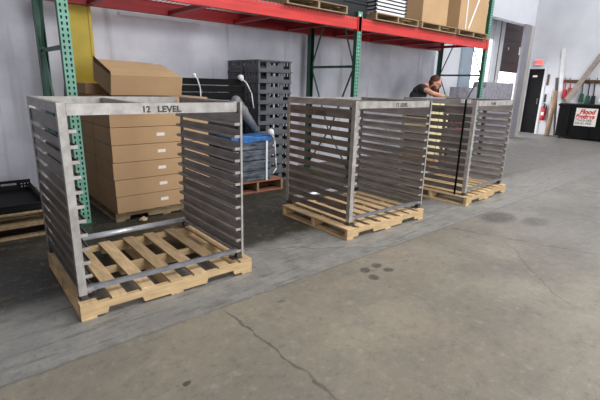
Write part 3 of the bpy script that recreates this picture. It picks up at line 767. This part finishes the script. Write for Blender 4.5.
text('lettering', '630-261-0400', .10, M['signdark'], sg, (-.031, 4.44, .475), rS, sx=.78, label='dark phone number')
wbg = MB(); g = wbg.ball((0, 0, .09), (.16, .15, .10), u=12, v=8)
for v in g: v.co += Vector((random.uniform(-.02, .02), random.uniform(-.02, .02), random.uniform(-.015, .015)))
tag(wbg.build('white_bag', M['white'], loc=(15.2, 3.85, 1.10), smooth=True), 'white bag lying on the dumpster lid', 'bag')

# ------------------------------------------------------------------ person
def skin_mesh(nodes, edges, sub=2, root=0):
    me = bpy.data.meshes.new('tmp'); me.from_pydata([n[:3] for n in nodes], edges, [])
    o = bpy.data.objects.new('tmp', me); C.objects.link(o)
    sk = o.modifiers.new('skin', 'SKIN'); sk.use_smooth_shade = True
    ly = me.skin_vertices[0].data
    for i, n in enumerate(nodes):
        r = n[3]; ly[i].radius = r if isinstance(r, tuple) else (r, r)
    ly[root].use_root = True
    s = o.modifiers.new('sub', 'SUBSURF'); s.levels = sub; s.render_levels = sub
    dg = bpy.context.evaluated_depsgraph_get(); dg.update()
    r = bpy.data.meshes.new_from_object(o.evaluated_get(dg))
    bpy.data.objects.remove(o)
    return r
def mesh_obj(name, me, m, parent):
    me.name = name; me.materials.clear(); me.materials.append(m)
    for p in me.polygons: p.use_smooth = True
    o = bpy.data.objects.new(name, me); C.objects.link(o); o.parent = parent; return o
pe = thing('person', 'man in black t-shirt bent over the workbench behind the far rack', 'person', (7.07, 5.28, 0), math.atan2(-.8, .6))
hip = (.36, 0, .97)
ch_ = (.42, 0, 1.31); sh_ = (.48, 0, 1.415); nk = (.55, 0, 1.475); hd = (.70, 0, 1.51)
RS, RE, RW = (.47, -.19, 1.405), (.655, -.285, 1.325), (.90, -.12, 1.27)
LS, LE, LW = (.47, .19, 1.405), (.72, .245, 1.290), (.94, .085, 1.250)
nodes = [(*hip, (.09, .11)), (.38, 0, 1.15, (.08, .10)), (*ch_, (.085, .11)), (*sh_, (.06, .075)), (*nk, .055), (.60, 0, 1.495, .052),
         (*RS, .055), ((RS[0]+RE[0])/2, (RS[1]+RE[1])/2, (RS[2]+RE[2])/2, .049), (*RE, .042), ((RE[0]+RW[0])/2, (RE[1]+RW[1])/2, (RE[2]+RW[2])/2, .040), (*RW, .029),
         (*LS, .055), ((LS[0]+LE[0])/2, (LS[1]+LE[1])/2, (LS[2]+LE[2])/2, .049), (*LE, .042), ((LE[0]+LW[0])/2, (LE[1]+LW[1])/2, (LE[2]+LW[2])/2, .040), (*LW, .029),
         (.36, -.10, .90, .085), (.38, -.11, .50, .058), (.28, -.12, .10, .042), (.42, -.13, .045, .040),
         (.36, .10, .90, .085), (.36, .11, .50, .058), (.24, .12, .10, .042), (.38, .13, .045, .040)]
edges = [(0, 1), (1, 2), (2, 3), (3, 4), (4, 5), (3, 6), (6, 7), (7, 8), (8, 9), (9, 10), (3, 11), (11, 12), (12, 13), (13, 14), (14, 15), (0, 16), (16, 17), (17, 18), (18, 19), (0, 20), (20, 21), (21, 22), (22, 23)]
body = skin_mesh(nodes, edges)
hm = MB(); hm.bm.from_mesh(body)
ht = math.radians(26); HS = 1.16
Hm = Matrix.Translation(hd) @ Euler((0, ht, 0)).to_matrix().to_4x4() @ Matrix.Scale(HS, 4)
g = hm.ball((0, 0, 0), (1, 1, 1), u=24, v=18)
for v in g:
    c = v.co.copy(); x, y, z = c.x*.096, c.y*.076, c.z*.120
    if z < 0: k = 1+z*1.9; x = x*(.75+.25*k)+.012*min(1, -z/.1); y *= k
    v.co = Hm @ Vector((x, y, z))
for pos, r in (((.103, 0, -.018), (.020, .013, .024)), ((.094, 0, .008), (.014, .010, .030)), ((.0, .077, -.012), (.018, .010, .030)), ((.0, -.077, -.012), (.018, .010, .030)), ((.086, 0, -.062), (.012, .024, .008)), ((.070, 0, -.100), (.022, .024, .018))):
    g = hm.ball((0, 0, 0), (1, 1, 1), u=12, v=8)
    for v in g: v.co = Hm @ Vector((pos[0]+v.co.x*r[0], pos[1]+v.co.y*r[1], pos[2]+v.co.z*r[2]))
me = bpy.data.meshes.new('body'); hm.bm.to_mesh(me); hm.bm.free()
mesh_obj('body', me, M['skin'], pe)
def headpart(name, pieces, m):
    q = MB()
    for pos, r in pieces:
        g = q.ball((0, 0, 0), (1, 1, 1), u=18, v=12)
        for v in g: v.co = Hm @ Vector((pos[0]+v.co.x*r[0], pos[1]+v.co.y*r[1], pos[2]+v.co.z*r[2]))
    return q.build(name, m, pe, smooth=True)
headpart('hair', [((-.024, 0, .046), (.090, .079, .082)), ((-.048, 0, -.005), (.056, .075, .072))], M['hair'])
headpart('beard', [((.052, 0, -.088), (.052, .052, .042)), ((.02, .05, -.07), (.035, .022, .05)), ((.02, -.05, -.07), (.035, .022, .05))], M['hair'])
headpart('eye', [((.086, .030, .008), (.012, .014, .009)), ((.086, -.030, .008), (.012, .014, .009))], M['white'])
q = MB()
for y in (.034, -.034):
    g = q.ball((0, 0, 0), (1, 1, 1), u=14, v=8)
    for v in g: v.co = Hm @ Vector((.100+v.co.x*.010, y+v.co.y*.030, .006+v.co.z*.022))
for s in (-1, 1): q.tube(Hm @ Vector((.098, s*.06, .012)), Hm @ Vector((0, s*.084, .012)), .004, n=6)
q.build('safety_glasses', M['lens'], pe, smooth=True)
# t-shirt with short sleeves, trousers, boots
hf = lambda a, b, t: tuple(a[i]+(b[i]-a[i])*t for i in range(3))
ts = [(.36, 0, .98, (.15, .18)), (.38, 0, 1.14, (.145, .18)), (*ch_, (.15, .185)), (.48, 0, 1.405, (.11, .125)), (.515, 0, 1.455, (.066, .07)),
      (*RS, .070), (*hf(RS, RE, .40), .062), (*LS, .075), (*hf(LS, LE, .55), .068)]
mesh_obj('tshirt', skin_mesh(ts, [(0, 1), (1, 2), (2, 3), (3, 4), (3, 5), (5, 6), (3, 7), (7, 8)]), M['shirt'], pe)
tr_ = [(.36, 0, .96, (.14, .17)), (.36, -.10, .86, .105), (.38, -.11, .50, .078), (.28, -.12, .09, .062), (.36, .10, .86, .105), (.36, .11, .50, .078), (.24, .12, .09, .062)]
mesh_obj('trousers', skin_mesh(tr_, [(0, 1), (1, 2), (2, 3), (0, 4), (4, 5), (5, 6)]), M['trousers'], pe)
for (x, y) in ((.28, -.12), (.24, .12)):
    q = MB(); q.box(x-.08, y-.05, 0, x+.20, y+.05, .025); q.ball((x+.10, y, .045), (.105, .05, .045)); q.ball((x-.01, y, .07), (.075, .052, .07))
    q.build('boot', M['deepblack'], pe, smooth=False)
for s, Wp in ((-1, RW), (1, LW)):
    w = Vector(Wp); fd = Vector((.9, -s*.42, -.10)).normalized(); sd = Vector((0, 0, 1)).cross(fd).normalized()
    n = [(*(w-fd*.05), .037), (*(w+fd*.005), .034), (*(w+fd*.05), (.036, .024)), (*(w+fd*.085), (.040, .022))]
    e = [(0, 1), (1, 2), (2, 3)]
    for k, (off, ln) in enumerate(((-.033, .062), (-.011, .075), (.011, .078), (.033, .068))):
        b0 = w+fd*.095+sd*off; i0 = len(n)
        dn = Vector((0, 0, -1))
        n += [(*b0, .0105), (*(b0+fd*ln*.5-Vector((0, 0, .008))), .0095), (*(b0+fd*ln*.80+dn*.030), .0085)]
        e += [(3, i0), (i0, i0+1), (i0+1, i0+2)]
    ts_ = -s
    b0 = w+fd*.04+sd*(s*-.0)+sd*(-.042 if s > 0 else .042); i0 = len(n)
    n += [(*b0, .012), (*(b0+fd*.04+sd*(-.018 if s > 0 else .018)-Vector((0, 0, .012))), .0105)]
    e += [(2, i0), (i0, i0+1)]
    mesh_obj('work_glove', skin_mesh(n, e, 2, 1), M['glove'], pe)

# ------------------------------------------------------------------ light
wd = bpy.data.worlds.new('world'); bpy.context.scene.world = wd; wd.use_nodes = True
bg = wd.node_tree.nodes['Background']; bg.inputs[0].default_value = (.80, .86, 1, 1); bg.inputs[1].default_value = .44
def area(name, loc, target, sx, sy, power, col=(1, 1, 1)):
    l = bpy.data.lights.new(name, 'AREA'); l.shape = 'RECTANGLE'; l.size = sx; l.size_y = sy; l.energy = power; l.color = col
    o = bpy.data.objects.new(name, l); C.objects.link(o); o.location = loc
    o.rotation_euler = (Vector(target)-Vector(loc)).to_track_quat('-Z', 'Y').to_euler()
area('high_bay_light', (4.0, -1.0, 6.5), (4.4, 3.6, 0), 5, 3, 340, (1, .97, .92))
area('high_bay_light', (8.5, 0.5, 6.5), (9, 3, 0), 5, 3, 290, (1, .98, .96))
area('high_bay_light', (13.0, 2.5, 6.3), (14, 3.5, 0), 3, 3, 110, (.96, .98, 1))
area('front_soft_light', (2.6, -8, 2.6), (4.6, 4, 1.0), 5, 3.5, 600, (.95, .97, 1))  # unseen camera-side light, placed to brighten fronts and inner rack panels
sc = bpy.context.scene
sc.view_settings.view_transform = 'Standard'
sc.view_settings.look = 'None'
sc.view_settings.exposure = -0.08
